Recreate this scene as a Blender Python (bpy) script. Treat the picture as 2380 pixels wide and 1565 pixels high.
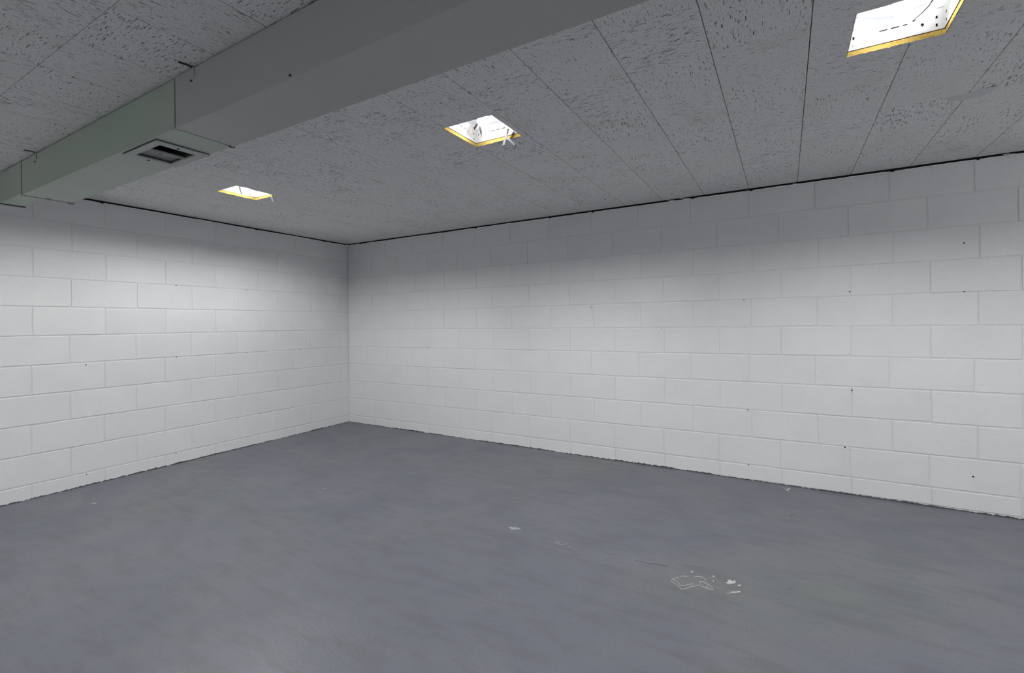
import bpy, bmesh, math, random
from mathutils import Matrix, Vector, noise
rnd = random.Random(7)
for o in list(bpy.data.objects): bpy.data.objects.remove(o)
SC = bpy.context.scene
COL = SC.collection

# ------------------------------------------------------------------ camera
cam_d = bpy.data.cameras.new('camera'); cam = bpy.data.objects.new('camera', cam_d); COL.objects.link(cam)
cam_d.sensor_width = 36.0; cam_d.sensor_fit = 'HORIZONTAL'; cam_d.lens = 16.604
cam_d.shift_x = 0.00291; cam_d.shift_y = -0.0118
cam_d.clip_start = 0.02; cam_d.clip_end = 100
cam.matrix_world = Matrix(((0.86311, 0.01011, 0.50492, 4.499), (0.50487, 0.00684, -0.86317, -3.895),
                           (-0.01218, 0.99993, 0.0008, 1.142), (0, 0, 0, 1)))
SC.camera = cam

# ------------------------------------------------------------------ world, view
w = bpy.data.worlds.new('world'); SC.world = w; w.use_nodes = True
w.node_tree.nodes['Background'].inputs[0].default_value = (0.5, 0.55, 0.6, 1)
w.node_tree.nodes['Background'].inputs[1].default_value = 0.3
SC.view_settings.view_transform = 'Standard'; SC.view_settings.look = 'None'
SC.view_settings.gamma = 1.0; SC.view_settings.use_curve_mapping = False
SC.view_settings.exposure = 0.68
BULB = 960.0

H = 2.1155            # ceiling height at the corner
RX, RY = 7.2, 6.2     # size of the room

# ------------------------------------------------------------------ node helpers
def new_mat(name):
    m = bpy.data.materials.new(name); m.use_nodes = True
    nt = m.node_tree; b = nt.nodes['Principled BSDF']
    return m, nt, b
def nd(nt, kind, **kw):
    n = nt.nodes.new(kind)
    for k, v in kw.items():
        if k.startswith('i_'): n.inputs[k[2:].replace('_', ' ')].default_value = v
        else: setattr(n, k, v)
    return n
def lk(nt, a, b): nt.links.new(a, b)
def ramp(nt, fac, stops):
    r = nt.nodes.new('ShaderNodeValToRGB'); e = r.color_ramp.elements
    while len(e) < len(stops): e.new(0.5)
    for el, (p, c) in zip(e, stops):
        el.position = p; el.color = (c, c, c, 1) if isinstance(c, (int, float)) else (*c, 1)
    lk(nt, fac, r.inputs[0]); return r.outputs[0]
def mixc(nt, fac, a, b, mode='MIX'):
    n = nt.nodes.new('ShaderNodeMix'); n.data_type = 'RGBA'; n.blend_type = mode
    for sock, v in ((n.inputs[0], fac), (n.inputs[6], a), (n.inputs[7], b)):
        if hasattr(v, 'is_output'): lk(nt, v, sock)
        elif isinstance(v, (int, float)): sock.default_value = v
        else: sock.default_value = (*v, 1)
    return n.outputs[2]
def math_n(nt, op, a, b=0.0):
    n = nt.nodes.new('ShaderNodeMath'); n.operation = op
    for s, v in ((n.inputs[0], a), (n.inputs[1], b)):
        if hasattr(v, 'is_output'): lk(nt, v, s)
        else: s.default_value = v
    return n.outputs[0]
def coords(nt, scale=(1, 1, 1), per_object=False, space='Object', rot=(0, 0, 0)):
    tc = nt.nodes.new('ShaderNodeTexCoord')
    out = tc.outputs[space]
    if per_object:
        oi = nt.nodes.new('ShaderNodeObjectInfo')
        mul = nt.nodes.new('ShaderNodeVectorMath'); mul.operation = 'MULTIPLY'
        cx = nt.nodes.new('ShaderNodeCombineXYZ')
        for i, f in enumerate((61.0, 37.0, 83.0)):
            lk(nt, math_n(nt, 'MULTIPLY', oi.outputs['Random'], f), cx.inputs[i])
        ad = nt.nodes.new('ShaderNodeVectorMath'); ad.operation = 'ADD'
        lk(nt, out, ad.inputs[0]); lk(nt, cx.outputs[0], ad.inputs[1]); out = ad.outputs[0]
    mp = nt.nodes.new('ShaderNodeMapping'); mp.inputs['Scale'].default_value = scale
    mp.inputs['Rotation'].default_value = rot
    lk(nt, out, mp.inputs['Vector']); return mp.outputs[0]
def noise_t(nt, vec, scale, detail=2.0, rough=0.5, dist=0.0):
    n = nt.nodes.new('ShaderNodeTexNoise'); n.inputs['Scale'].default_value = scale
    n.inputs['Detail'].default_value = detail; n.inputs['Roughness'].default_value = rough
    n.inputs['Distortion'].default_value = dist
    lk(nt, vec, n.inputs['Vector']); return n.outputs['Fac']
def bump(nt, b, h, dist, strength=1.0):
    n = nt.nodes.new('ShaderNodeBump'); n.inputs['Distance'].default_value = dist
    n.inputs['Strength'].default_value = strength
    lk(nt, h, n.inputs['Height']); lk(nt, n.outputs[0], b.inputs['Normal'])

# ------------------------------------------------------------------ materials
def block_paint():
    m, nt, b = new_mat('white_block_paint')
    v = coords(nt, per_object=True)
    g = noise_t(nt, v, 4.0, 3, 0.6)
    f = noise_t(nt, v, 260, 2, 0.6)
    v2 = coords(nt, (12, 12, 160), per_object=True)
    st = noise_t(nt, v2, 1.0, 3, 0.6)
    oi = nt.nodes.new('ShaderNodeObjectInfo')
    c = mixc(nt, ramp(nt, g, [(0.3, 0), (0.7, 1)]), (0.740, 0.752, 0.765), (0.785, 0.793, 0.802))
    c = mixc(nt, math_n(nt, 'MULTIPLY', oi.outputs['Random'], 0.30), c, (0.71, 0.73, 0.745))
    c = mixc(nt, ramp(nt, f, [(0.30, 0.22), (0.50, 0.0)]), c, (0.45, 0.46, 0.48))
    lk(nt, c, b.inputs['Base Color']); b.inputs['Roughness'].default_value = 0.55
    b.inputs['Specular IOR Level'].default_value = 0.3
    h = math_n(nt, 'ADD', math_n(nt, 'MULTIPLY', f, 0.5), math_n(nt, 'MULTIPLY', st, 0.12))
    bump(nt, b, h, 0.0024, 0.8)
    return m
def mortar_paint():
    m, nt, b = new_mat('white_joint_paint')
    v = coords(nt)
    f = noise_t(nt, v, 90, 3, 0.6)
    lk(nt, mixc(nt, f, (0.65, 0.66, 0.67), (0.75, 0.76, 0.77)), b.inputs['Base Color'])
    b.inputs['Roughness'].default_value = 0.6; bump(nt, b, f, 0.003, 0.7)
    return m
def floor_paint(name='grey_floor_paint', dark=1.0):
    m, nt, b = new_mat(name)
    v = coords(nt)
    hue = noise_t(nt, v, 0.75, 2, 0.5)
    big = noise_t(nt, v, 2.2, 5, 0.62, 0.6)
    vs = coords(nt, (2.2, 9, 1), rot=(0, 0, 0.25))
    streak = noise_t(nt, vs, 1.6, 6, 0.65, 0.5)
    fine = noise_t(nt, v, 140, 3, 0.6)
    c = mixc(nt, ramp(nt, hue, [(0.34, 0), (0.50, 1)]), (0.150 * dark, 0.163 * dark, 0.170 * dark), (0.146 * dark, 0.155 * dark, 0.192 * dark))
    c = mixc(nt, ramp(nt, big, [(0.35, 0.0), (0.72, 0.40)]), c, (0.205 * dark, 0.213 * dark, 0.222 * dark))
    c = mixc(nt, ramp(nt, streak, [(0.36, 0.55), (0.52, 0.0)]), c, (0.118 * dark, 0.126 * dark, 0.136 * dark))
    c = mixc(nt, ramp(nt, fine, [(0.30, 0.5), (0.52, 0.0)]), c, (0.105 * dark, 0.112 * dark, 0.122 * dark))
    # dark pits and small pale flecks
    vo = nt.nodes.new('ShaderNodeTexVoronoi'); vo.inputs['Scale'].default_value = 9.0; lk(nt, v, vo.inputs['Vector'])
    rough_n = noise_t(nt, v, 1.3, 2)
    pit = ramp(nt, vo.outputs['Distance'], [(0.025, 1), (0.05, 0)])
    pm = math_n(nt, 'MULTIPLY', pit, ramp(nt, rough_n, [(0.50, 0), (0.58, 1)]))
    c = mixc(nt, pm, c, (0.05, 0.053, 0.058))
    vo2 = nt.nodes.new('ShaderNodeTexVoronoi'); vo2.inputs['Scale'].default_value = 7.0
    lk(nt, coords(nt, (1, 1.7, 1), rot=(0, 0, 1.0)), vo2.inputs['Vector'])
    fl = math_n(nt, 'MULTIPLY', ramp(nt, vo2.outputs['Distance'], [(0.018, 1), (0.035, 0)]), ramp(nt, rough_n, [(0.47, 1), (0.52, 0)]))
    c = mixc(nt, math_n(nt, 'MULTIPLY', fl, 0.7), c, (0.42, 0.43, 0.44))
    lk(nt, c, b.inputs['Base Color'])
    lk(nt, ramp(nt, big, [(0.3, 0.50), (0.75, 0.38)]), b.inputs['Roughness'])
    b.inputs['Specular IOR Level'].default_value = 0.45
    h = math_n(nt, 'ADD', math_n(nt, 'MULTIPLY', fine, 0.35), math_n(nt, 'MULTIPLY', streak, 1.2))
    bump(nt, b, h, 0.0018, 0.8)
    return m
def tile_mat():
    m, nt, b = new_mat('fissured_ceiling_tile')
    v0 = coords(nt, per_object=True)
    dens = noise_t(nt, v0, 7.0, 2, 0.5)
    v1 = coords(nt, (32, 235, 1), per_object=True)
    s1 = noise_t(nt, v1, 1.0, 2.0, 0.55, 0.35)
    v2 = coords(nt, (85, 210, 1), per_object=True, rot=(0, 0, 0.5))
    s2 = noise_t(nt, v2, 1.0, 2.0, 0.5, 0.5)
    oi = nt.nodes.new('ShaderNodeObjectInfo')
    thr = math_n(nt, 'MULTIPLY', dens, 0.16)
    tv = math_n(nt, 'MULTIPLY', math_n(nt, 'SUBTRACT', oi.outputs['Random'], 0.5), 0.05)
    f1 = ramp(nt, math_n(nt, 'ADD', math_n(nt, 'ADD', s1, thr), tv), [(0.705, 0), (0.745, 1)])
    f2 = ramp(nt, math_n(nt, 'SUBTRACT', math_n(nt, 'ADD', s2, 0.08), thr), [(0.690, 0), (0.735, 1)])
    vo = nt.nodes.new('ShaderNodeTexVoronoi'); vo.inputs['Scale'].default_value = 230; lk(nt, v0, vo.inputs['Vector'])
    sep = nt.nodes.new('ShaderNodeSeparateColor'); lk(nt, vo.outputs['Color'], sep.inputs[0])
    pin = math_n(nt, 'MULTIPLY', ramp(nt, vo.outputs['Distance'], [(0.20, 1), (0.34, 0)]), ramp(nt, sep.outputs[0], [(0.58, 0), (0.63, 1)]))
    hole = math_n(nt, 'MAXIMUM', math_n(nt, 'MAXIMUM', f1, f2), math_n(nt, 'MULTIPLY', pin, 0.6))
    oi = nt.nodes.new('ShaderNodeObjectInfo')
    stain = noise_t(nt, coords(nt, space='Object', per_object=True), 3.5, 3, 0.55)
    base = mixc(nt, oi.outputs['Random'], (0.800, 0.795, 0.788), (0.825, 0.824, 0.826))
    base = mixc(nt, ramp(nt, stain, [(0.58, 0.0), (0.75, 0.45)]), base, (0.68, 0.655, 0.62))
    base = mixc(nt, ramp(nt, noise_t(nt, v0, 400, 2), [(0.35, 0.25), (0.55, 0)]), base, (0.40, 0.40, 0.40))
    c = mixc(nt, math_n(nt, 'MULTIPLY', hole, 0.85), base, (0.10, 0.098, 0.098))
    lk(nt, c, b.inputs['Base Color']); b.inputs['Roughness'].default_value = 0.9
    b.inputs['Specular IOR Level'].default_value = 0.15
    bump(nt, b, math_n(nt, 'SUBTRACT', 1.0, hole), 0.0025, 0.6)
    return m
def plain(name, col, rough=0.6, metal=0.0, nscale=60, namp=0.12, bd=0.0, spec=0.4):
    m, nt, b = new_mat(name)
    v = coords(nt); f = noise_t(nt, v, nscale, 3, 0.6)
    lo = tuple(x * (1 - namp) for x in col); hi = tuple(min(1, x * (1 + namp)) for x in col)
    lk(nt, mixc(nt, f, lo, hi), b.inputs['Base Color'])
    b.inputs['Roughness'].default_value = rough; b.inputs['Metallic'].default_value = metal
    b.inputs['Specular IOR Level'].default_value = spec
    if bd: bump(nt, b, f, bd, 0.6)
    return m
def emit(name, col, s):
    m, nt, b = new_mat(name)
    b.inputs['Base Color'].default_value = (*col, 1)
    b.inputs['Emission Color'].default_value = (*col, 1); b.inputs['Emission Strength'].default_value = s
    return m
def duct_mat(name, ca, cb, bend):
    m, nt, b = new_mat(name)
    v = coords(nt); f = noise_t(nt, v, 1.4, 3, 0.6)
    lk(nt, mixc(nt, ramp(nt, f, [(0.35, 0), (0.65, 1)]), ca, cb), b.inputs['Base Color'])
    b.inputs['Roughness'].default_value = 0.5; b.inputs['Specular IOR Level'].default_value = 0.3
    bump(nt, b, math_n(nt, 'ADD', noise_t(nt, v, 3.0, 1), math_n(nt, 'MULTIPLY', noise_t(nt, v, 200, 2), 0.04)), bend, 0.5)
    return m

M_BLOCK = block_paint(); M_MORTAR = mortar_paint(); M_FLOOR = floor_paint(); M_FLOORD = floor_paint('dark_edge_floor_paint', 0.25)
M_TILE = tile_mat()
M_BLACK = plain('black_gap', (0.012, 0.012, 0.013), 0.95, spec=0.05)
M_GAPSHADE = plain('painted_gap_shade', (0.018, 0.018, 0.019), 0.9, spec=0.1)  # stands for the darkness of the open gap, with a ragged caulk edge
M_PALEFLAKE = plain('pale_bare_flake', (0.52, 0.53, 0.53), 0.8, nscale=300, namp=0.3)
M_RIDGE = plain('chipped_paint_rim', (0.34, 0.355, 0.37), 0.7, nscale=200, namp=0.35)
M_SCUFF = plain('dark_floor_scuff', (0.085, 0.088, 0.098), 0.7, nscale=120, namp=0.3)
M_WEAR = plain('worn_floor_paint', (0.175, 0.185, 0.185), 0.55, nscale=30, namp=0.15)
M_GREENLIT = duct_mat('green_lit_duct_paint', (0.400, 0.480, 0.400), (0.440, 0.500, 0.440), 0.004)  # green cast of the light mixed into the duct colour
M_GREY = duct_mat('grey_duct_paint', (0.440, 0.446, 0.436), (0.455, 0.458, 0.450), 0.004)
M_DUCTIN = plain('painted_duct_shade', (0.02, 0.02, 0.02), 0.8)
M_DARKMETAL_SHADE = plain('dark_metal_and_shade', (0.04, 0.045, 0.042), 0.6, 0.3)
M_REG = plain('grey_register_metal', (0.42, 0.44, 0.425), 0.5)
M_REGDARK = plain('register_damper_metal', (0.16, 0.185, 0.17), 0.5)
M_ENAMEL = plain('glare_dimmed_enamel', (0.030, 0.0303, 0.0307), 0.7, namp=0.03, spec=0.0)  # base colours inside the openings darkened to offset the bulb glare
M_YEL = plain('glare_dimmed_fibreboard_edge', (0.025, 0.0178, 0.0052), 0.9, nscale=180, namp=0.35, bd=0.004, spec=0.0)
M_YELD = plain('painted_shadow_line', (0.0035, 0.0014, 0.0004), 0.9, nscale=120, namp=0.4, spec=0.0)
M_SLOT = plain('painted_slot_shade', (0.0005, 0.0005, 0.0005), 0.9, spec=0.0)  # near-black boxes painted as the shade in open slots
M_STRAP = plain('glare_dimmed_zinc_strap', (0.016, 0.0162, 0.0165), 0.6, namp=0.05, spec=0.0)
M_SPRING = plain('dark_spring_steel', (0.001, 0.001, 0.0011), 0.6, spec=0.0)
M_PAN = plain('lightened_reflector_pan', (0.14, 0.142, 0.146), 0.7, spec=0.0)  # lightened because the bulb only grazes it
M_REFL = plain('glare_dimmed_reflector', (0.012, 0.0125, 0.0135), 0.7, spec=0.0)
M_TAPE = plain('orange_paper_tag', (0.010, 0.0045, 0.0006), 0.8)
M_BULB = emit('lit_bulb_glass', (1.0, 0.985, 0.965), BULB)
M_BULBL = emit('bright_lit_bulb_glass', (1.0, 0.985, 0.965), BULB * 1.2)
M_FILLTUBE = emit('fill_tube_glass', (0.97, 1.0, 0.98), 15.0)
M_STRAPD = plain('glare_dimmed_strap', (0.0125, 0.0127, 0.0130), 0.6, namp=0.1, spec=0.0)

# ------------------------------------------------------------------ object helpers
def mesh_obj(name, bm_or_me, mat=None, parent=None, loc=None, smooth=False, kind=None):
    if isinstance(bm_or_me, bmesh.types.BMesh):
        me = bpy.data.meshes.new(name); bm_or_me.to_mesh(me); bm_or_me.free()
    else: me = bm_or_me
    if mat and not me.materials: me.materials.append(mat)
    if smooth:
        for p in me.polygons: p.use_smooth = True
    o = bpy.data.objects.new(name, me); COL.objects.link(o)
    if parent: o.parent = parent
    if loc is not None: o.location = loc
    if kind: o['kind'] = kind
    return o
def tag(o, label, cat, group=None, kind=None):
    o['label'] = label; o['category'] = cat
    if group: o['group'] = group
    if kind: o['kind'] = kind
    return o
def box(bm, x0, x1, y0, y1, z0, z1, bev=0.0):
    r = bmesh.ops.create_cube(bm, size=1.0)
    vs = r['verts']
    for v in vs:
        v.co = Vector(((x0 + x1) / 2 + v.co.x * (x1 - x0), (y0 + y1) / 2 + v.co.y * (y1 - y0), (z0 + z1) / 2 + v.co.z * (z1 - z0)))
    if bev:
        es = list({e for v in vs for e in v.link_edges})
        bmesh.ops.bevel(bm, geom=es, offset=bev, segments=1, affect='EDGES')
    return bm
def B(*a, **k):
    bm = bmesh.new(); return box(bm, *a, **k)
def tube(bm, pts, r, seg=8, cap=True):
    pts = [Vector(p) for p in pts]; rings = []
    for i, p in enumerate(pts):
        d = (pts[min(i + 1, len(pts) - 1)] - pts[max(i - 1, 0)]).normalized()
        a = d.orthogonal().normalized() if i == 0 else (rings_a - d * rings_a.dot(d)).normalized()
        rings_a = a; bb = d.cross(a)
        rr = r[i] if isinstance(r, (list, tuple)) else r
        rings.append([bm.verts.new(p + (a * math.cos(t) + bb * math.sin(t)) * rr) for t in [2 * math.pi * j / seg for j in range(seg)]])
    for i in range(len(rings) - 1):
        for j in range(seg):
            bm.faces.new((rings[i][j], rings[i][(j + 1) % seg], rings[i + 1][(j + 1) % seg], rings[i + 1][j]))
    if cap:
        bm.faces.new(rings[0][::-1]); bm.faces.new(rings[-1])
    return bm
def lathe(bm, prof, seg=24, c=(0, 0, 0)):
    rings = []
    for r, z in prof:
        rings.append([bm.verts.new((c[0] + r * math.cos(2 * math.pi * j / seg), c[1] + r * math.sin(2 * math.pi * j / seg), c[2] + z)) for j in range(seg)])
    for i in range(len(rings) - 1):
        for j in range(seg):
            bm.faces.new((rings[i][j], rings[i][(j + 1) % seg], rings[i + 1][(j + 1) % seg], rings[i + 1][j]))
    return bm
def strap(bm, pts, width, thick, side):
    """flat bar following pts; side = unit vector across its width"""
    side = Vector(side); pts = [Vector(p) for p in pts]; rings = []
    for i, p in enumerate(pts):
        d = (pts[min(i + 1, len(pts) - 1)] - pts[max(i - 1, 0)]).normalized()
        s = (side - d * side.dot(d)).normalized(); n = d.cross(s)
        rings.append([bm.verts.new(p + s * (a * width / 2) + n * (b * thick / 2)) for a, b in ((1, 1), (-1, 1), (-1, -1), (1, -1))])
    for i in range(len(rings) - 1):
        for j in range(4): bm.faces.new((rings[i][j], rings[i][(j + 1) % 4], rings[i + 1][(j + 1) % 4], rings[i + 1][j]))
    bm.faces.new(rings[0][::-1]); bm.faces.new(rings[-1]); return bm

# ------------------------------------------------------------------ walls of painted concrete block
BL, BH, Z0 = 0.4064, 0.2032, 0.082
WT = 2.1010           # top of the walls, a little short of the ceiling
JT = 0.0072            # joint width
def block_mesh(wd, ht, r, chip=None):
    """block seen from the room: outline in local x,z; the face at y=0, body towards +y"""
    hx, hz = (wd - JT) / 2, (ht - JT) / 2
    out = []
    def edge(a, b, n):
        for i in range(n):
            t = i / n; x = a[0] + (b[0] - a[0]) * t; z = a[1] + (b[1] - a[1]) * t
            j = 0.0011
            out.append((x + r.uniform(-j, j), z + r.uniform(-j, j)))
    c = [(-hx, -hz), (hx, -hz), (hx, hz), (-hx, hz)]
    n = 3 if wd > 0.3 else 2
    if chip == 'right':
        edge(c[0], (hx - 0.026, -hz), n); out.append((hx - 0.016, -hz + 0.004)); out.append((hx - 0.006, -hz + 0.012)); edge((hx - 0.001, -hz + 0.028), c[2], 2)
    else:
        edge(c[0], c[1], n); edge(c[1], c[2], 2)
    if chip == 'topleft':
        edge(c[2], (-hx + 0.035, hz), n); out.append((-hx + 0.012, hz - 0.006)); edge((-hx, hz - 0.025), c[0], 2)
    else:
        edge(c[2], c[3], n); edge(c[3], c[0], 2)
    N = len(out); bm = bmesh.new()
    def inset(d):
        q = []
        for i in range(N):
            a, b_, c_ = Vector(out[i - 1]), Vector(out[i]), Vector(out[(i + 1) % N])
            e1 = (b_ - a).normalized(); e2 = (c_ - b_).normalized()
            n1 = Vector((-e1.y, e1.x)); n2 = Vector((-e2.y, e2.x)); m = (n1 + n2)
            if m.length < 1e-6: m = n1
            m.normalize(); q.append(b_ + m * (d / max(0.5, m.dot(n1))))
        return q
    f0 = [bm.verts.new((p.x, 0.0, p.y)) for p in inset(0.0038)]
    f1 = [bm.verts.new((p.x, 0.0008, p.y)) for p in inset(0.0012)]
    f2 = [bm.verts.new((p[0], 0.0050, p[1])) for p in out]
    bm.faces.new(f0)
    for A, C in ((f0, f1), (f1, f2)):
        for i in range(N):
            bm.faces.new((A[(i + 1) % N], A[i], C[i], C[(i + 1) % N]))
    bmesh.ops.recalc_face_normals(bm, faces=bm.faces)
    # outward is towards -y
    bm.normal_update()
    big = max(bm.faces, key=lambda f: f.calc_area())
    if big.normal.y > 0: bmesh.ops.reverse_faces(bm, faces=bm.faces)
    me = bpy.data.meshes.new('block'); bm.to_mesh(me); bm.free(); me.materials.append(M_BLOCK)
    return me
_r = random.Random(3)
FULL = [block_mesh(BL, BH, _r) for _ in range(8)]
FULLB = [block_mesh(BL, Z0 + 0.03, _r) for _ in range(3)]
FULLT = [block_mesh(BL, WT - (Z0 + 9 * BH) + 0.004, _r) for _ in range(3)]
CHIP_R = block_mesh(BL, BH, _r, 'right'); CHIP_T = block_mesh(BL, BH, _r, 'topleft')

def build_wall(name, label, origin, dirv, length, joints, flip, chips=()):
    """joints[row] = distance of a joint from the corner; rows 0 (cut starter course) to 10 (top)"""
    dx, dy = Vector(dirv).normalized()
    mw = Matrix(((dx, -dy, 0, origin[0]), (dy, dx, 0, origin[1]), (0, 0, 1, 0), (0, 0, 0, 1)))
    bm = bmesh.new(); box(bm, 0.0 if flip else -0.15, length + (0.15 if flip else 0.15), 0.0030, 0.2, -0.12, WT - 0.001)
    wl = mesh_obj(name, bm, M_MORTAR); wl.matrix_world = mw
    tag(wl, label, 'wall', kind='structure')
    rr = random.Random(hash(label) % 1000 if False else len(label) * 7 + len(name))
    for row in range(11):
        if row == 0: zc, ht, pool = (Z0 - 0.03) / 2, Z0 + 0.03, FULLB
        elif row == 10: zc, ht, pool = (Z0 + 9 * BH + WT + 0.004) / 2, WT - (Z0 + 9 * BH) + 0.004, FULLT
        else: zc, ht, pool = Z0 + (row - 0.5) * BH, BH, FULL
        d = joints[row] % BL
        edges = [0.0]
        while d < length - 0.02:
            if d > 0.02: edges.append(d)
            d += BL
        edges.append(length)
        for i in range(len(edges) - 1):
            a, b = edges[i], edges[i + 1]; wd = b - a
            if abs(wd - BL) < 0.004:
                me = pool[rr.randrange(len(pool))]
                if (row, i) in chips: me = chips[(row, i)]
            else: me = block_mesh(wd, ht, rr)
            c = (a + b) / 2
            if flip: c = length - c
            o = mesh_obj('concrete_block', me, None, wl, (c, rr.uniform(-0.0006, 0.0008), zc + rr.uniform(-0.0005, 0.0005)))
            o.rotation_euler = (rr.uniform(-1, 1) * 0.0035, rr.uniform(-1, 1) * 0.0012, rr.uniform(-1, 1) * 0.0022)
    return wl
R1, S1 = 0.2098, 0.3128
jr = [R1 + BH - 0.010, R1 + BH - 0.018, R1 + 0.004, R1 + BH - 0.005, R1 - 0.010, R1 + BH - 0.006, R1 + 0.010, R1 + BH - 0.005, R1 + 0.020, R1 + BH - 0.015, R1 + 0.001]
jl = [S1 + 0.010, S1 + BH + 0.005, S1 + 0.010, S1 + BH + 0.005, S1 + 0.005, S1 + BH + 0.006, S1 - 0.002, S1 + BH - 0.006, S1 - 0.007, S1 + BH - 0.012, S1 - 0.012]
SK = 0.0121
wall_right = build_wall('wall_right', 'long white painted concrete block wall on the right with twin scattered pinholes', (0, 0), (1, 0), RX, jr, False,
                        {(6, 11): CHIP_R, (6, 12): CHIP_R, (6, 10): CHIP_R, (5, 11): CHIP_R, (4, 9): CHIP_T, (7, 12): CHIP_R, (3, 12): CHIP_R})
LL = RY * math.sqrt(1 + SK * SK)
wall_left = build_wall('wall_left', 'white painted concrete block wall on the left, the brighter one below the duct end', (SK * RY, -RY), (-SK, 1), LL, jl, True, {(2, 6): CHIP_T})
wall_back = build_wall('wall_back', 'white painted concrete block wall behind the camera', (RX, -RY), (-1, 0), RX - 0.075, jl, False)
wall_near = build_wall('wall_near', 'white painted concrete block wall off to the right of the view', (RX, 0), (0, -1), RY, jr, False)

# pinholes in the paint, as small dark pits
pin_me = bpy.data.meshes.new('pinhole')
bm = bmesh.new(); bmesh.ops.create_cone(bm, cap_ends=True, segments=8, radius1=0.0045, radius2=0.0040, depth=0.0012)
bmesh.ops.rotate(bm, verts=bm.verts, cent=(0, 0, 0), matrix=Matrix.Rotation(math.pi / 2, 3, 'X'))
bm.to_mesh(pin_me); bm.free(); pin_me.materials.append(M_BLACK)
for (x, z, s) in [(5.446, 1.603, 1), (5.444, 1.306, .8), (4.874, 1.332, .9), (4.236, 1.300, .9), (3.048, 1.280, .9), (3.638, 1.094, .8), (2.44, .897, .9), (4.838, .281, 1.1),
                  (5.475, .180, 1.2), (4.255, .080, .9), (4.253, .486, .9), (4.88, .670, 1), (1.221, .903, .9), (2.428, 1.711, .9), (.606, 1.486, .9), (3.05, .693, .7), (1.22, .49, .8)]:
    o = mesh_obj('pinhole', pin_me, None, wall_right, (x, -0.0006, z)); o.scale = (s, 1, s)
for (y, z, s) in [(1.852, 1.505, .9), (1.237, 1.499, .9), (.646, 1.509, .9), (1.856, .895, .9), (1.245, .896, .9), (.655, .894, .9), (2.461, .878, 1), (.065, 1.711, 1),
                  (2.466, .070, .9), (1.868, .079, .9), (1.247, .082, .8), (.656, .086, .8), (.055, .292, 1)]:
    o = mesh_obj('pinhole', pin_me, None, wall_left, (LL - y, -0.0006, z)); o.scale = (s, 1, s)

# ------------------------------------------------------------------ floor, falling slightly away from the corner
def fz(x, y): return -0.0072 * x + 0.006 * y
bm = bmesh.new(); NX, NY = 120, 104; g = []
for j in range(NY + 1):
    for i in range(NX + 1):
        x = -0.002 + (RX + 0.004) * i / NX; y = 0.002 - (RY + 0.004) * j / NY
        z = fz(x, y)
        if 0 < i < NX and 0 < j < NY: z += (noise.noise(Vector((x * 1.7, y * 1.7, 3))) * 0.0016 + noise.noise(Vector((x * 5, y * 5, 9))) * 0.0005)
        g.append(bm.verts.new((x, y, z)))
for j in range(NY):
    for i in range(NX):
        a = j * (NX + 1) + i; bm.faces.new((g[a], g[a + NX + 1], g[a + NX + 2], g[a + 1]))
low = [bm.verts.new((x, y, -0.22)) for x, y in ((-0.002, 0.002), (RX, 0.002), (RX, -RY), (-0.002, -RY))]
bm.faces.new(low)
floor = tag(mesh_obj('floor', bm, M_FLOOR, smooth=True), 'blue-grey painted concrete floor with scuffs and peeling patches', 'floor', kind='structure')

# ------------------------------------------------------------------ ragged paint line where floor meets wall, black ribbon painted as the dark open gap at the ceiling
def ragged(name, label, cat, mat, path, side, zf, hf, thick, step=0.0045):
    """ribbon along path: bottom at zf(s), height hf(s), thickness proud of wall"""
    (x0, y0), (x1, y1) = path; L = math.hypot(x1 - x0, y1 - y0); n = int(L / step); bm = bmesh.new(); rows = []
    for i in range(n + 1):
        s = L * i / n; x = x0 + (x1 - x0) * s / L; y = y0 + (y1 - y0) * s / L
        z0, z1 = zf(s, x, y), hf(s, x, y); t = thick(s)
        rows.append([bm.verts.new((x + side[0] * a, y + side[1] * a, z)) for a, z in ((-0.001, z0), (t, z0), (t * 0.8, (z0 + z1) / 2), (-0.001, z1))])
    for i in range(n):
        for j in range(4):
            k = (j + 1) % 4; bm.faces.new((rows[i][j], rows[i][k], rows[i + 1][k], rows[i + 1][j]))
    bm.faces.new(rows[0]); bm.faces.new(rows[-1][::-1])
    bmesh.ops.recalc_face_normals(bm, faces=bm.faces)
    return tag(mesh_obj(name, bm, mat), label, cat, kind='structure')
def nz(s, f, seed): return noise.noise(Vector((s * f, seed, 1.7)))
def lap(seed):
    def h(s, x, y):
        a = 0.0065 + 0.005 * nz(s, 1.3, seed) + 0.0055 * nz(s, 9, seed + 1) + 0.005 * nz(s, 38, seed + 2) + 0.0055 * nz(s, 105, seed + 3)
        return fz(x, y) + max(0.0012, a)
    return h
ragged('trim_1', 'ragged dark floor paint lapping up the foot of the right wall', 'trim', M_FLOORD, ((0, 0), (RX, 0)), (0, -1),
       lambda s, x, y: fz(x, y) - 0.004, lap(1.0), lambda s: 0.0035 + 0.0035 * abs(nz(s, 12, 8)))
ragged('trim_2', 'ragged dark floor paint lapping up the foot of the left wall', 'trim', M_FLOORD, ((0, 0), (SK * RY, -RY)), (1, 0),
       lambda s, x, y: fz(x, y) - 0.004, lap(21.0), lambda s: 0.0030 + 0.003 * abs(nz(s, 12, 28)))
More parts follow.
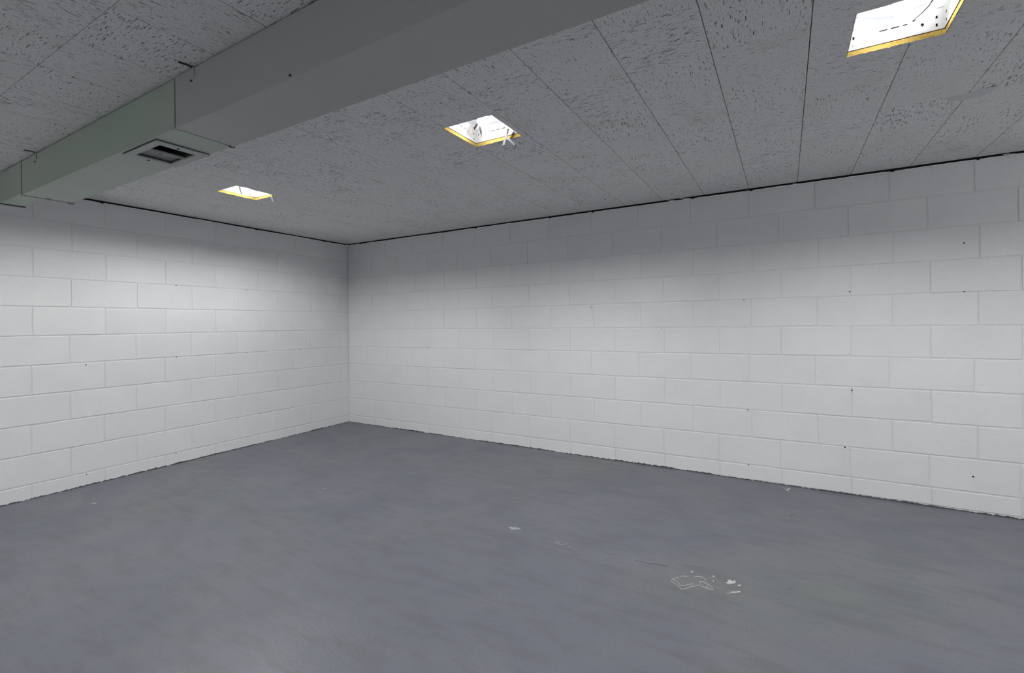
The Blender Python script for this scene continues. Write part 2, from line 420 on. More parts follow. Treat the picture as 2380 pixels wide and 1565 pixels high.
def topgap(seed, d0):
    def z(s, x, y):
        e = H - 0.0125 - 0.0016 * nz(s, 3, seed) - 0.0018 * nz(s, 30, seed + 1) - 0.0012 * nz(s, 120, seed + 2)
        m = (s - d0) % BL; m = min(m, BL - m)
        k = int((s - d0 + BL / 2) // BL)
        wn = 0.007 + 0.008 * ((k * 37 + int(seed)) % 5) / 5
        if m < wn and (k * 7 + int(seed)) % 3 != 0: e -= 0.008 * (1 - m / wn) ** 0.5
        if nz(s, 2.1, seed + 5) > 0.42: e += 0.004
        return e
    return z
ragged('trim_3', 'ragged black strip painted as the dark open joint between the right wall and the ceiling', 'trim', M_GAPSHADE, ((0.02, 0), (RX, 0)), (0, -1),
       topgap(4.0, R1), lambda s, x, y: H + 0.004, lambda s: 0.0015)
ragged('trim_4', 'ragged black strip painted as the dark open joint between the left wall and the ceiling', 'trim', M_GAPSHADE, ((0, -0.02), (SK * RY, -RY)), (1, 0),
       topgap(14.0, S1 - 0.012), lambda s, x, y: H + 0.004, lambda s: 0.0015)
# pale caulk crumbs hanging in the right-hand joint
for k, (x, l, dz) in enumerate([(3.70, .06, .002), (3.79, .07, .004), (4.555, .035, -.003), (5.62, .05, 0), (0.05, .05, -.002), (0.16, .04, -.003)]):
    bm = bmesh.new(); q = [(x + l * t, -0.004 - 0.002 * math.sin(t * 7), H - 0.006 + dz - 0.006 * t + 0.002 * math.sin(t * 11 + k)) for t in [i / 6 for i in range(7)]]
    tube(bm, q, [0.0012, .0028, .002, .003, .0018, .0024, .001], 6)
    mesh_obj('caulk_crumb', bm, M_MORTAR, wall_right)

# ------------------------------------------------------------------ ceiling of 12-inch fissured tiles
GX, GY, PX, PY = 3.972, -1.735, 0.3053, 0.3055
TT = 0.018
HOLES = [(3.047, 3.332), (4.704, 4.981), (1.010, 1.254), (6.40, 6.68)]    # x extents of the cut-outs by the duct; last is an added, unseen fill light
HY0, HY1 = -2.034, -1.747
HOLES_B = [(1.010, 1.254), (3.047, 3.332), (5.30, 5.58)]                   # second row beyond the duct, unseen and added for fill light
HB0, HB1 = -4.783, -4.496
bm = bmesh.new()
# slab above the tiles, with the cut-outs left open
def slab(bm, x0, x1, y0, y1, z0, z1, holes):
    ys = sorted({y0, y1, *[h[2] for h in holes], *[h[3] for h in holes]})
    for a, b in zip(ys[:-1], ys[1:]):
        hs = sorted([h for h in holes if h[2] <= a + 1e-6 and h[3] >= b - 1e-6])
        x = x0
        for h in hs:
            box(bm, x, h[0], a, b, z0, z1); x = h[1]
        box(bm, x, x1, a, b, z0, z1)
ALLH = [(a, b, HY0, HY1) for a, b in HOLES] + [(a, b, HB0, HB1) for a, b in HOLES_B]
slab(bm, -0.1, RX + 0.1, -RY - 0.1, 0.1, H + TT - 0.004, H + TT + 0.02, ALLH)
ceiling = tag(mesh_obj('ceiling', bm, M_BLACK), 'low ceiling of grey fissured tiles', 'ceiling', kind='structure')
def tile_mesh(w_, l_, ch=0.0006):
    bm = bmesh.new(); hx, hy = w_ / 2, l_ / 2
    a = [bm.verts.new((sx * (hx - ch), sy * (hy - ch), 0)) for sx, sy in ((-1, -1), (1, -1), (1, 1), (-1, 1))]
    b = [bm.verts.new((sx * hx, sy * hy, ch)) for sx, sy in ((-1, -1), (1, -1), (1, 1), (-1, 1))]
    c = [bm.verts.new((sx * hx, sy * hy, TT - 0.005)) for sx, sy in ((-1, -1), (1, -1), (1, 1), (-1, 1))]
    bm.faces.new(a[::-1])
    for A, C in ((a, b), (b, c)):
        for i in range(4): bm.faces.new((A[i], A[(i + 1) % 4], C[(i + 1) % 4], C[i]))
    bm.faces.new(c)
    bmesh.ops.recalc_face_normals(bm, faces=bm.faces)
    me = bpy.data.meshes.new('ceiling_tile'); bm.to_mesh(me); bm.free(); me.materials.append(M_TILE); return me
TM = tile_mesh(PX - 0.0003, PY - 0.0003)
xs = [GX + PX * k for k in range(-13, 12)]; xs = [0.006] + [x for x in xs if 0.02 < x < RX - 0.01] + [RX]
ys = [GY + PY * k for k in range(5, -16, -1)]; ys = [-0.005] + [y for y in ys if -RY + 0.01 < y < -0.03] + [-RY]
rest = bmesh.new(); cnt = 0
for j in range(len(ys) - 1):
    y1, y0 = ys[j], ys[j + 1]
    for i in range(len(xs) - 1):
        x0, x1 = xs[i], xs[i + 1]
        left_part = y1 < -3.0
        gx, gy = (0.0002, 0.0022) if left_part else (0.0024, 0.0)
        pieces = [(x0, x1)]; fillers = []
        for hx0, hx1, hy0, hy1 in ALLH:
            if hy0 < y1 - 0.02 and hy1 > y0 + 0.02 and (min(hy1, y1) - max(hy0, y0)) > 0.03:
                q = []
                for a, b in pieces:
                    if hx0 < b and hx1 > a:
                        for fa, fb in ((y0, hy0), (hy1, y1)):
                            if 0.002 < fb - fa < 0.1: fillers.append((max(a, hx0), min(b, hx1), fa, fb))
                        if hx0 - a > 0.01: q.append((a, hx0 + gx / 2 + .0004))
                        if b - hx1 > 0.01: q.append((hx1 - gx / 2 - .0004, b))
                    else: q.append((a, b))
                pieces = q
        for a, b, c, d in fillers:
            cnt += 1; mesh_obj('ceiling_tile', tile_mesh(b - a, d - c, 0.0003), None, ceiling, ((a + b) / 2, (c + d) / 2, H))['label'] = 'narrow strip of tile beside a cut-out'
        for a, b in pieces:
            vis = y0 > -4.3 and a < 5.9 and not (left_part and a > 3.9)
            if vis and cnt < 300:
                cnt += 1
                full = abs((b - a) - PX) < 1e-4 and abs((y1 - y0) - PY) < 1e-4
                me = TM if full else tile_mesh(b - a - 0.0006, y1 - y0 - 0.0006)
                o = mesh_obj('ceiling_tile', me, None, ceiling, ((a + b) / 2, (y0 + y1) / 2, H + rnd.uniform(-0.0002, 0.0003)))
                quarter = full and (i + j) % 2 == 1
                sx, sy = 1 - gx / (b - a), 1 - gy / (y1 - y0)
                if full:
                    o.rotation_euler[2] = (math.pi / 2 if quarter else 0) + (math.pi if rnd.random() < 0.5 else 0) + rnd.uniform(-1, 1) * 0.0012
                    o.scale = (sy, sx, 1) if quarter else (sx, sy, 1)
                else: o.scale = (sx, sy, 1)
            else:
                box(rest, a + 0.001, b - 0.001, y0 + 0.001, y1 - 0.001, H, H + TT - 0.005)
mesh_obj('ceiling_tile', rest, M_TILE, ceiling, kind='stuff')
# old taped patch beside the right-hand light
bm = bmesh.new()
vs = [bm.verts.new((x, y, H - 0.0006)) for x, y in ((5.118, -1.117), (5.276, -1.150), (5.283, -1.115), (5.253, -1.058), (5.188, -1.049), (5.14, -1.062))]
bm.faces.new(vs); bmesh.ops.recalc_face_normals(bm, faces=bm.faces)
r = bmesh.ops.extrude_face_region(bm, geom=bm.faces[:])
for v in r['geom']:
    if isinstance(v, bmesh.types.BMVert): v.co.z += 0.0005
mesh_obj('paper_patch', bm, plain('smudged_patch', (0.62, 0.62, 0.63), 0.85, nscale=90, namp=0.15), ceiling)

# ------------------------------------------------------------------ recessed ceiling lights
def make_light(cx, cy, wx, wy, variant, label, group='recessed bare-bulb ceiling lights'):
    """opening wx by wy, centre cx, cy at ceiling height; all parts in local coordinates"""
    root = bpy.data.objects.new('recessed_ceiling_light', None); COL.objects.link(root); root.location = (cx, cy, H)
    root.empty_display_size = 0.1
    tag(root, label, 'ceiling light', group)
    hx, hy = wx / 2, wy / 2; t = 0.0016
    # golden cut edge of the fibreboard, four strips with a ragged lower rim
    for (a, b, c, d) in ((-hx, hx, hy - t, hy), (-hx, hx, -hy, -hy + t), (-hx, -hx + t, -hy + t, hy - t), (hx - t, hx, -hy + t, hy - t)):
        bm = bmesh.new(); rr = random.Random(int((a + b + c + d) * 1e4) + variant)
        along_x = (b - a) > (d - c); n = 40; L = (b - a) if along_x else (d - c); rows = []
        for i in range(n + 1):
            s = L * i / n; zz = (-0.0008 - abs(rr.gauss(0, 0.0012))) if (a + b + c + d) * (1 if along_x else (-1 if variant in (1, 2) else 1)) > 0 else -0.0001
            pts = [(0, 0.017), (0, zz), (t, zz + 0.0005), (t, 0.017)]
            ring = []
            for u_, z_ in pts:
                x_, y_ = (a + s, c + u_) if along_x else (a + u_, c + s)
                ring.append(bm.verts.new((x_, y_, z_)))
            rows.append(ring)
        for i in range(n):
            for k in range(4): bm.faces.new((rows[i][k], rows[i][(k + 1) % 4], rows[i + 1][(k + 1) % 4], rows[i + 1][k]))
        bm.faces.new(rows[0]); bm.faces.new(rows[-1][::-1]); bmesh.ops.recalc_face_normals(bm, faces=bm.faces)
        mesh_obj('cut_board_edge', bm, M_YEL, root)
    # brown strips painted as a shadow line where box meets board
    bm = bmesh.new()
    for (a, b, c, d) in ((-hx + t, hx - t, hy - t - .0015, hy - t), (-hx + t, -hx + t + .0015, -hy + t, hy - t), (hx - t - .0015, hx - t, -hy + t, hy - t), (-hx + t, hx - t, -hy + t, -hy + t + .0015)):
        box(bm, a, b, c, d, 0.016, 0.0195)
    mesh_obj('board_shadow_line', bm, M_YELD, root)
    # enamelled steel box
    z0, z1, s = 0.0175, 0.150, 0.0015
    for nm, (a, b, c, d) in (('housing_side', (-hx + .004, hx - .004, hy - .004, hy - .0025)), ('housing_side', (-hx + .004, hx - .004, -hy + .0025, -hy + .004)),
                             ('housing_side', (-hx + .0025, -hx + .004, -hy + .004, hy - .004)), ('housing_side', (hx - .004, hx - .0025, -hy + .004, hy - .004))):
        sd = mesh_obj(nm, B(a, b, c, d, z0, z1), M_ENAMEL, root)
        along_x = (b - a) > (d - c); sg = -1 if (c + d if along_x else a + b) > 0 else 1
        f = (c if sg < 0 else d) if along_x else (a if sg < 0 else b)
        def sl(u0, u1, w0, w1, m_=M_SLOT):
            q = (f - .0008, f + .0008)
            bb = (u0, u1, *q, w0, w1) if along_x else (*q, u0, u1, w0, w1)
            mesh_obj('slot', B(*bb), m_, sd)
        for u in (-0.030, 0.003, 0.036): sl(u - .0115, u + .0115, 0.060, 0.0635)
        for u in (-hx + .022, hx - .024):
            sl(u - .0025, u + .0025, 0.029, 0.038, M_TAPE if u < 0 else M_SLOT); sl(u - .0025, u + .0025, 0.056, 0.065)
    mesh_obj('housing_top', B(-hx + .0025, hx - .0025, -hy + .0025, hy - .0025, z1, z1 + .002), M_ENAMEL, root)
    # round reflector pan and ring
    bm = bmesh.new(); R = min(hx, hy) - 0.012
    lathe(bm, [(R, 0.088), (R * .985, 0.096), (R * .93, 0.097), (R * .90, 0.106), (R * .80, 0.120), (R * .6, 0.133), (R * .3, 0.139), (0.02, 0.140)], 40)
    mesh_obj('reflector', bm, M_REFL, root, smooth=True)
    bm = bmesh.new(); ci = []; sq = []
    for k in range(40):
        an = 2 * math.pi * k / 40; cx_, sy_ = math.cos(an), math.sin(an)
        f_ = min((hx - .004) / max(abs(cx_), 1e-6), (hy - .004) / max(abs(sy_), 1e-6))
        ci.append(bm.verts.new((R * cx_, R * sy_, .0885))); sq.append(bm.verts.new((f_ * cx_, f_ * sy_, .0895)))
    for k in range(40): bm.faces.new((ci[k], ci[(k + 1) % 40], sq[(k + 1) % 40], sq[k]))
    mesh_obj('reflector_pan', bm, M_PAN, root)  # plate added to cover the unlit corners around the reflector
    bm = bmesh.new(); lathe(bm, [(0.019, 0.140), (0.021, 0.118), (0.019, 0.094), (0.014, 0.090)], 20)
    so = mesh_obj('lamp_socket', bm, M_ENAMEL, root, smooth=True)
    bm = bmesh.new()
    lathe(bm, [(0.0005, 0.028), (0.012, 0.030), (0.022, 0.036), (0.0285, 0.046), (0.030, 0.057), (0.027, 0.070), (0.019, 0.084), (0.013, 0.093)], 24)
    mesh_obj('bulb', bm, M_BULBL if variant == 2 else M_BULB, root, smooth=True)
    # loose mounting hardware
    if variant == 3:
        bm = bmesh.new(); strap(bm, [(-.014, .062, .056), (.030, .060, .030), (.066, .060, .008)], 0.016, 0.0016, (0.43, -0.45, 0.77)); s1 = mesh_obj('strap', bm, M_STRAPD, root)
        bm = bmesh.new(); tube(bm, [(.060, .0595, .010), (.060, .0565, .010)], 0.003, 8); mesh_obj('strap_hole', bm, M_SLOT, s1)
        bm = bmesh.new(); tube(bm, [(.034, .056, .030), (.055, .052, .046), (.074, .048, .062), (.086, .044, .082), (.092, .040, .110)], 0.0048, 8); mesh_obj('conduit', bm, M_STRAPD, root, smooth=True)
    if variant == 1:
        bm = bmesh.new(); tube(bm, [(-.048, .03, .085), (-.055, .035, .070), (-.080, .040, .052), (-.083, .041, .044)], [.002, .0055, .0055, .0012], 8); mesh_obj('spring_arm', bm, M_SPRING, root, smooth=True)
        bm = bmesh.new(); tube(bm, [(-.050, .030, .082), (-.048, .036, .070), (-.042, .042, .022), (-.041, .043, .008), (-.041, .043, -.004)], [.002, .0045, .0045, .0018, .001], 8); mesh_obj('spring_arm', bm, M_SPRING, root, smooth=True)
        mesh_obj('paper_tag', B(-.110, -.101, .040, .0412, .026, .064), M_TAPE, root)
        bm = bmesh.new(); strap(bm, [(.080, .112, .036), (.064, .117, .004), (.045, .122, -.036)], 0.013, 0.0016, (1, 0, 0.3)); st = mesh_obj('strap', bm, M_STRAP, root)
        bm = bmesh.new(); tube(bm, [(.045, .122, -.034), (.042, .122, -.042)], .0045, 6); mesh_obj('strap_end', bm, M_STRAP, st)
        bm = bmesh.new(); strap(bm, [(.064, .114, .001), (.092, .116, -.025), (.115, .118, -.050)], 0.010, 0.0016, (0.3, 0, 1)); st = mesh_obj('strap', bm, M_STRAP, root)
        bm = bmesh.new(); tube(bm, [(.113, .116, -.050), (.119, .116, -.051), (.121, .116, -.056), (.112, .117, -.063)], .003, 6); mesh_obj('wire_hook', bm, M_STRAP, st)
        bm = bmesh.new(); tube(bm, [(.083, .108, .037), (.078, .108, .010)], .0022, 6); mesh_obj('screw', bm, M_SPRING, root)
    if variant == 2:
        bm = bmesh.new(); tube(bm, [(-.072, -.01, .058), (-.064, -.01, .040), (-.051, -.008, .003)], [.0025, .0045, .003], 8); mesh_obj('spring_arm', bm, M_SPRING, root, smooth=True)
        bm = bmesh.new(); strap(bm, [(.088, .130, .012), (.095, .133, -.014), (.104, .137, -.044)], 0.013, 0.0016, (1, 0, 0.2)); mesh_obj('strap', bm, M_STRAP, root)
        mesh_obj('paper_tag', B(.036, .052, .0, .0012, .016, .034), M_TAPE, root)
    return root
cyA = (HY0 + HY1) / 2; wyA = HY1 - HY0; cyB = (HB0 + HB1) / 2
for (a, b), v, lab in zip(HOLES, (1, 3, 2, 0), (
        'recessed light in mid ceiling with two pale straps hanging below its corner',
        'largest recessed light at top right, golden cut edge and a strap inside',
        'farthest recessed light near the left wall, one short strap hanging',
        'unseen recessed light added as fill past the right end of the row')):
    make_light((a + b) / 2, cyA, b - a, wyA, v, lab)
for (a, b), lab in zip(HOLES_B, ('unseen recessed light added as fill beyond the duct nearest the left wall', 'unseen recessed light added as fill beyond the duct midway along it', 'unseen recessed light added as fill behind the camera beyond the duct')):
    make_light((a + b) / 2, cyB, b - a, wyA, 0, lab)

# unseen surface-mounted tube light, added on the right as fill
def fill_tube_light(x, y, lab, rot, tm):
    tub = bpy.data.objects.new('fill_tube_light', None); COL.objects.link(tub); tub.location = (x, y, H); tub.rotation_euler[2] = rot
    tag(tub, lab, 'ceiling light')
    mesh_obj('housing', B(-.62, .62, -.035, .035, -.045, -.0005, bev=.004), M_REG, tub)
    bm = bmesh.new(); tube(bm, [(-.585, 0, -.072), (.585, 0, -.072)], .013, 16); mesh_obj('tube', bm, tm, tub, smooth=True)
    for sx in (-1, 1): mesh_obj('tube_holder', B(sx * .60 - .015, sx * .60 + .015, -.016, .016, -.090, -.045, bev=.003), M_REG, tub)
fill_tube_light(6.80, -1.30, 'unseen batten light with one bare tube, added as fill off to the right', math.pi / 2, M_FILLTUBE)

# ------------------------------------------------------------------ sheet metal duct
DY0, DY1, DZ0, DZ1 = -2.965, -2.745, 1.9145, H - 0.007
duct = bpy.data.objects.new('air_duct', None); COL.objects.link(duct); duct.location = (2.47, -2.855, DZ0)
tag(duct, 'long boxy grey-green sheet metal air duct running under the ceiling', 'duct')
def D(name, bm, mat, parent=duct, smooth=False):
    # geometry is given in room coordinates; shift it into the duct's frame
    if parent is duct: bmesh.ops.translate(bm, verts=bm.verts, vec=-duct.location)
    else: bmesh.ops.translate(bm, verts=bm.verts, vec=-duct.location)
    return mesh_obj(name, bm, mat, parent, smooth=smooth)
def channel(x0, x1, y0, y1, z0, z1, t=0.0015, hole=None, ends=(False, False)):
    bm = bmesh.new()
    box(bm, x0, x1, y0, y0 + t, z0, z1); box(bm, x0, x1, y1 - t, y1, z0, z1); box(bm, x0, x1, y0 + t, y1 - t, z1 - t, z1)
    if hole:
        hx0, hx1, hy0, hy1 = hole
        box(bm, x0, hx0, y0 + t, y1 - t, z0, z0 + t); box(bm, hx1, x1, y0 + t, y1 - t, z0, z0 + t)
        box(bm, hx0, hx1, y0 + t, hy0, z0, z0 + t); box(bm, hx0, hx1, hy1, y1 - t, z0, z0 + t)
    else: box(bm, x0, x1, y0 + t, y1 - t, z0, z0 + t)
    if ends[0]: box(bm, x0, x0 + t, y0 + t, y1 - t, z0 + t, z1 - t)
    if ends[1]: box(bm, x1 - t, x1, y0 + t, y1 - t, z0 + t, z1 - t)
    return bm
HOLE = (2.022, 2.250, -2.926, -2.778)
D('duct_section', channel(2.476, RX - 0.02, DY0 - .001, DY1 + .001, DZ0 - .001, DZ1), M_GREY)['label'] = 'plain grey duct section'
D('duct_section', channel(0.742, 2.470, DY0, DY1, DZ0 + .001, DZ1 - .004, hole=HOLE), M_GREENLIT)['label'] = 'greenish duct section with the register'
D('duct_section', channel(0.345, 0.734, DY0, -2.856, DZ0 + .009, DZ1 - .004, ends=(True, True)), M_GREENLIT)['label'] = 'short narrow end section of the duct'
# joints: dark crack, folded drive cleats on sides and bottom
for (x, y1_, m_) in ((2.473, DY1, 0), (0.738, DY1, 1)):
    bm = bmesh.new()
    box(bm, x - .003, x + .003, DY0 + .0005, y1_ - .0005, DZ0 + .002, DZ1 - .006)
    D('seam', bm, M_DARKMETAL_SHADE)
    bm = bmesh.new()
    box(bm, x - .022, x - .004, DY0 - .0025, DY0 + .002, DZ0 + .004, DZ1 - .002, bev=.0008)
    box(bm, x - .022, x - .004, DY0 + .002, y1_ + .002, DZ0 - .0025, DZ0 + .003, bev=.0008)
    D('drive_cleat', bm, M_GREENLIT)
    bm = bmesh.new(); tube(bm, [(x + .002, y1_ - .020, DZ0 - .004), (x - .001, y1_ - .006, DZ0 - .007), (x, y1_ + .006, DZ0 - .004), (x, y1_ + .007, DZ0 + .008)], .0022, 6)
    D('bent_tab', bm, M_DARKMETAL_SHADE)
bm = bmesh.new(); box(bm, .728, .752, -2.862, -2.842, DZ0 - .007, DZ0 - .001, bev=.001); D('seam_clip', bm, M_GREENLIT)
bm = bmesh.new(); box(bm, .332, .344, DY0 - .001, -2.850, DZ0 + .004, DZ0 + .010, bev=.0008); box(bm, .340, .3445, DY0 - .001, -2.856, DZ0 + .006, DZ1 - .004); D('end_flange', bm, M_DARKMETAL_SHADE)
# strap hangers with a screw
for x in (2.607, 0.970):
    bm = bmesh.new(); strap(bm, [(x - .012, DY0 - .045, H - .0015), (x - .004, DY0 - .020, H - .002), (x, DY0 - .003, H - .006)], .012, .002, (1, 0, 0))
    hg = D('hanger_strap', bm, M_DARKMETAL_SHADE)
    bm = bmesh.new(); strap(bm, [(x + .002, DY0 - .0025, H - .005), (x + .006, DY0 - .0025, H - .040)], .014, .0014, (1, 0, 0)); D('hanger_leg', bm, M_GREENLIT, hg)
    bm = bmesh.new(); tube(bm, [(x - .010, DY0 - .001, H - .052), (x - .010, DY0 - .005, H - .052)], .004, 6); D('screw', bm, M_DARKMETAL_SHADE)
bm = bmesh.new(); tube(bm, [(3.18, DY0 - .001, DZ0 + .008), (3.18, DY0 - .005, DZ0 + .008)], .004, 6); D('screw', bm, M_DARKMETAL_SHADE)
# register in the underside
rx0, rx1, ry0, ry1 = 1.990, 2.290, -2.952, -2.746
bm = bmesh.new(); z0_, z1_ = DZ0 - .006, DZ0 + .0005
for a in ((rx0, HOLE[0] + .004, ry0, ry1), (HOLE[1] - .004, rx1, ry0, ry1), (HOLE[0] + .004, HOLE[1] - .004, ry0, HOLE[2] + .004), (HOLE[0] + .004, HOLE[1] - .004, HOLE[3] - .004, ry1)):
    box(bm, *a, z0_, z1_)
reg = D('vent_register', bm, M_REG); reg['label'] = 'grey vent register, half open'
bm = bmesh.new()
for a in ((rx0 - .003, rx1 + .003, ry0 - .003, ry0), (rx1, rx1 + .003, ry0, ry1)): box(bm, *a, DZ0 - .0015, DZ0 + .0005)
D('register_shadow_line', bm, M_DARKMETAL_SHADE, reg)  # dark strips painted as the shadow line of the register frame
bm = bmesh.new(); box(bm, HOLE[0], 2.140, HOLE[2], HOLE[3], DZ0 + .006, DZ0 + .008); D('damper_plate', bm, M_REGDARK, reg)['label'] = 'closed half of the damper'
bm = bmesh.new(); box(bm, 2.138, 2.146, HOLE[2], HOLE[3], DZ0 - .003, DZ0 + .006, bev=.001); D('centre_bar', bm, M_REG, reg)
bm = bmesh.new(); box(bm, HOLE[0], HOLE[1], HOLE[2], HOLE[3], DZ0 + .055, DZ0 + .057); D('throat_shade_plate', bm, M_DUCTIN, reg)  # black plate painted as the shade inside the open duct
bm = bmesh.new()
for (a, b, c, d) in ((2.122, 2.136, -2.905, -2.890), (2.118, 2.132, -2.872, -2.858)): box(bm, a, b, c, d, DZ0 + .0005, DZ0 + .0065, bev=.001)
D('damper_slot', bm, M_DARKMETAL_SHADE, reg)
bm = bmesh.new()
for c in (-2.884, -2.852): box(bm, 2.112, 2.135, c, c + .004, DZ0 - .003, DZ0 + .006, bev=.0006)
D('damper_lever', bm, M_REG, reg)
bm = bmesh.new()
for x, y in ((2.268, -2.862), (2.006, -2.862)): tube(bm, [(x, y, z0_), (x, y, z0_ - .003)], .005, 8)
D('screw', bm, M_DARKMETAL_SHADE, reg)

# ------------------------------------------------------------------ marks of wear on the floor: raised rims of peeled paint, bare patches, a hairline crack
def rim(name, pts, wd, mat, seed, up=0.0011):
    r = random.Random(seed); P = []
    for i in range(len(pts) - 1):
        a, b = pts[i], pts[i + 1]; L = math.hypot(b[0] - a[0], b[1] - a[1]); n = max(2, int(L / 0.006))
        for k in range(n):
            t = k / n; P.append((a[0] + (b[0] - a[0]) * t + r.gauss(0, .0007), a[1] + (b[1] - a[1]) * t + r.gauss(0, .0007)))
    P.append(pts[-1]); bm = bmesh.new(); rows = []
    for i, p in enumerate(P):
        q0, q1 = P[max(0, i - 1)], P[min(len(P) - 1, i + 1)]; d = Vector((q1[0] - q0[0], q1[1] - q0[1]))
        d = d.normalized() if d.length > 1e-6 else Vector((1, 0)); n_ = Vector((-d.y, d.x))
        ww = wd * r.uniform(0.5, 1.3) * (0.3 if i in (0, len(P) - 1) else 1); z = fz(*p)
        e1, e2 = Vector(p) + n_ * ww / 2, Vector(p) - n_ * ww / 2
        rows.append([bm.verts.new((e1.x, e1.y, z - .001)), bm.verts.new((p[0], p[1], z + up + 0.0014)), bm.verts.new((e2.x, e2.y, z - .001))])
    for i in range(len(rows) - 1):
        for j in range(3): bm.faces.new((rows[i][j], rows[i][(j + 1) % 3], rows[i + 1][(j + 1) % 3], rows[i + 1][j]))
    bm.faces.new(rows[0][::-1]); bm.faces.new(rows[-1]); bmesh.ops.recalc_face_normals(bm, faces=bm.faces)
    return mesh_obj(name, bm, mat, floor)
def flake(name, pts, mat, seed, up=0.0022):
    r = random.Random(seed); P = []
    for i in range(len(pts)):
        a, b = pts[i], pts[(i + 1) % len(pts)]
        for k in range(3):
            t = k / 3; j = math.hypot(b[0] - a[0], b[1] - a[1]) * .10
            P.append((a[0] + (b[0] - a[0]) * t + r.uniform(-j, j), a[1] + (b[1] - a[1]) * t + r.uniform(-j, j)))
    bm = bmesh.new(); top = [bm.verts.new((x, y, fz(x, y) + up)) for x, y in P]; bot = [bm.verts.new((x, y, fz(x, y) - .001)) for x, y in P]
    bm.faces.new(top)
    for i in range(len(P)): bm.faces.new((top[i], bot[i], bot[(i + 1) % len(P)], top[(i + 1) % len(P)]))
    bm.faces.new(bot[::-1]); bmesh.ops.triangulate(bm, faces=[f for f in bm.faces if len(f.verts) > 4]); bmesh.ops.recalc_face_normals(bm, faces=bm.faces)
    return mesh_obj(name, bm, mat, floor)
RIMS = [[(4.0644, -1.6137), (4.0781, -1.6021), (4.0993, -1.5929)], [(4.1217, -1.5803), (4.1394, -1.5715), (4.1561, -1.5679), (4.1678, -1.5786), (4.1767, -1.5944)],
 [(4.0609, -1.6235), (4.0463, -1.6394), (4.0387, -1.6589), (4.0391, -1.6738), (4.0486, -1.6778), (4.0608, -1.6876), (4.0732, -1.6988), (4.0833, -1.7075), (4.0936, -1.7177), (4.1012, -1.7134), (4.1071, -1.6994), (4.1223, -1.6801), (4.1364, -1.6632), (4.1489, -1.647), (4.1572, -1.646)],
 [(4.0429, -1.649), (4.0554, -1.659), (4.0676, -1.6689), (4.077, -1.6821), (4.0883, -1.6885), (4.0991, -1.6824), (4.1064, -1.6655), (4.1182, -1.6552), (4.1324, -1.649)],
 [(4.0559, -1.6435), (4.0742, -1.6389), (4.0838, -1.6486), (4.0852, -1.6664), (4.0946, -1.6759)],
 [(4.1509, -1.6146), (4.1601, -1.6316), (4.1628, -1.6447), (4.1762, -1.6516), (4.1897, -1.6546), (4.201, -1.6536), (4.213, -1.6521), (4.2048, -1.6318), (4.1829, -1.6151), (4.1618, -1.6084), (4.1509, -1.6146)],
 [(4.181, -1.6381), (4.186, -1.6388), (4.1843, -1.6506)], [(4.1767, -1.5812), (4.1809, -1.5617), (4.1963, -1.5491), (4.2116, -1.5501), (4.2235, -1.5662)],
 [(4.1767, -1.5944), (4.1882, -1.6047), (4.1977, -1.6012), (4.1954, -1.5895)], [(4.2152, -1.6224), (4.2307, -1.6298), (4.2439, -1.617)],
 [(4.2682, -1.6522), (4.273, -1.6529), (4.2826, -1.6372)],
 [(3.3899, -1.5975), (3.4131, -1.5944), (3.4363, -1.5962), (3.4609, -1.6019), (3.4855, -1.5833)], [(3.4291, -1.5755), (3.4504, -1.5981), (3.4679, -1.598)], [(3.4362, -1.5765), (3.4628, -1.5765), (3.4821, -1.5705)],
 [(4.4409, -0.0337), (4.4551, -0.0348), (4.4694, -0.049)], [(5.1436, -1.214), (5.155, -1.225), (5.164, -1.2539)], [(3.50, -1.60), (3.52, -1.59)], [(3.93, -1.47), (3.95, -1.49)]]
for k, p_ in enumerate(RIMS): rim('peeled_paint_rim', p_, 0.0024, M_PALEFLAKE if k in (0, 1, 2, 3, 5, 6, 10, 12) else M_RIDGE, k)
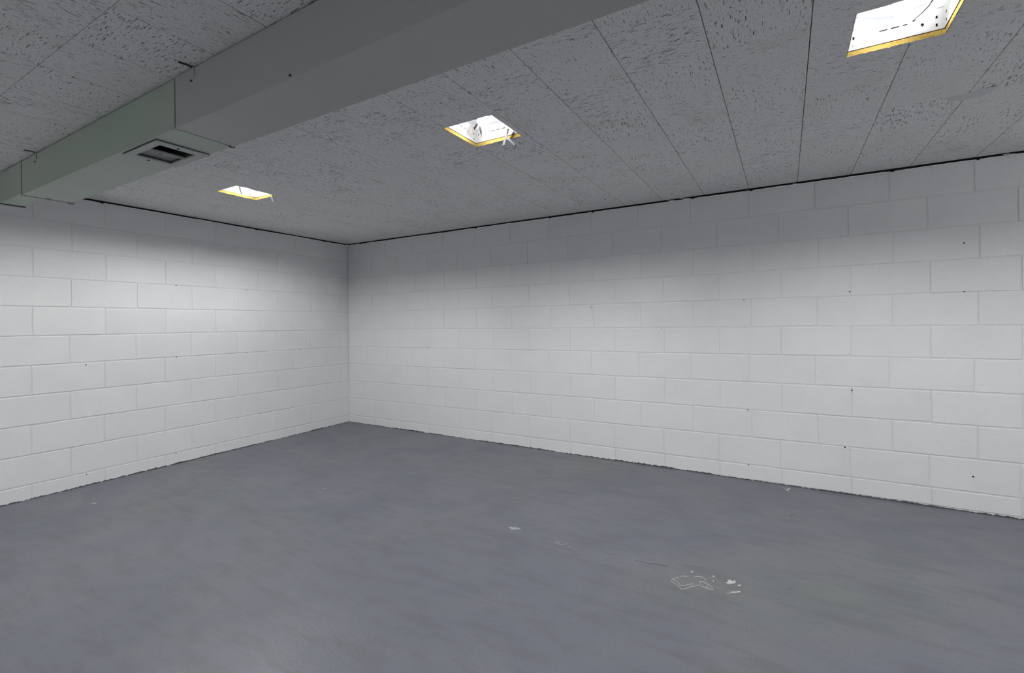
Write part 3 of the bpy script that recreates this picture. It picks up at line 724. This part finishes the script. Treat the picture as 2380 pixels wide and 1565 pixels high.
FL = [[(4.255, -1.5671), (4.264, -1.5583), (4.2608, -1.5414), (4.2698, -1.5325), (4.2807, -1.5433), (4.2891, -1.5273), (4.2941, -1.5487), (4.2789, -1.561), (4.2718, -1.5723)],
 [(4.2826, -1.6372), (4.3007, -1.622), (4.3125, -1.612), (4.3191, -1.6028), (4.3185, -1.617), (4.2996, -1.6345), (4.286, -1.6405)],
 [(4.0997, -1.5422), (4.1059, -1.5367), (4.1121, -1.5474), (4.1089, -1.5552)], [(4.1939, -1.5369), (4.2043, -1.5311), (4.2068, -1.5375), (4.1972, -1.5428)],
 [(4.3017, -1.5627), (4.3107, -1.554), (4.318, -1.5554), (4.3102, -1.5688)], [(4.2006, -1.5772), (4.207, -1.5747), (4.207, -1.5822), (4.2022, -1.5838)],
 [(3.1075, -1.5525), (3.121, -1.5378), (3.1563, -1.5366), (3.1854, -1.5351), (3.1608, -1.5622), (3.1471, -1.5732), (3.127, -1.5643)],
 [(4.4766, -0.0841), (4.4951, -0.091), (4.5092, -0.0488), (4.5183, -0.0653), (4.5089, -0.0961), (4.5041, -0.1281), (4.4996, -0.1223), (4.4928, -0.1008)],
 [(1.6247, -1.655), (1.640, -1.650), (1.6575, -1.6369), (1.650, -1.655), (1.632, -1.664)], [(0.50, -2.58), (0.53, -2.57), (0.54, -2.59), (0.51, -2.60)]]
for k, p_ in enumerate(FL): flake('bare_patch', p_, M_RIDGE if k in (6, 8, 9) else M_PALEFLAKE, 50 + k)
for k, p_ in enumerate([[(3.2063, -1.5644), (3.2738, -1.5644), (3.3416, -1.5686), (3.3856, -1.5645), (3.4165, -1.5726)], [(3.5613, -1.5744), (3.6023, -1.5608), (3.6438, -1.5609), (3.6846, -1.561), (3.7259, -1.5648), (3.7563, -1.5611)],
                        [(3.8421, -1.5649), (3.9091, -1.5649), (3.9494, -1.5505), (3.9956, -1.5489)]]): rim('hairline_crack', p_, 0.006, M_SCUFF, 80 + k, up=-.0005)
for k, p_ in enumerate([[(4.4583, -0.6679), (4.4742, -0.6776), (4.4899, -0.6962), (4.5053, -0.7026), (4.5209, -0.6849), (4.5328, -0.6602)], [(4.4761, -0.6486), (4.4899, -0.6347), (4.4998, -0.6448)], [(4.5079, -0.6026), (4.5243, -0.5614), (4.5346, -0.5361)]]):
    rim('floor_scuff', p_, 0.010, M_SCUFF, 90 + k, up=-.0005)
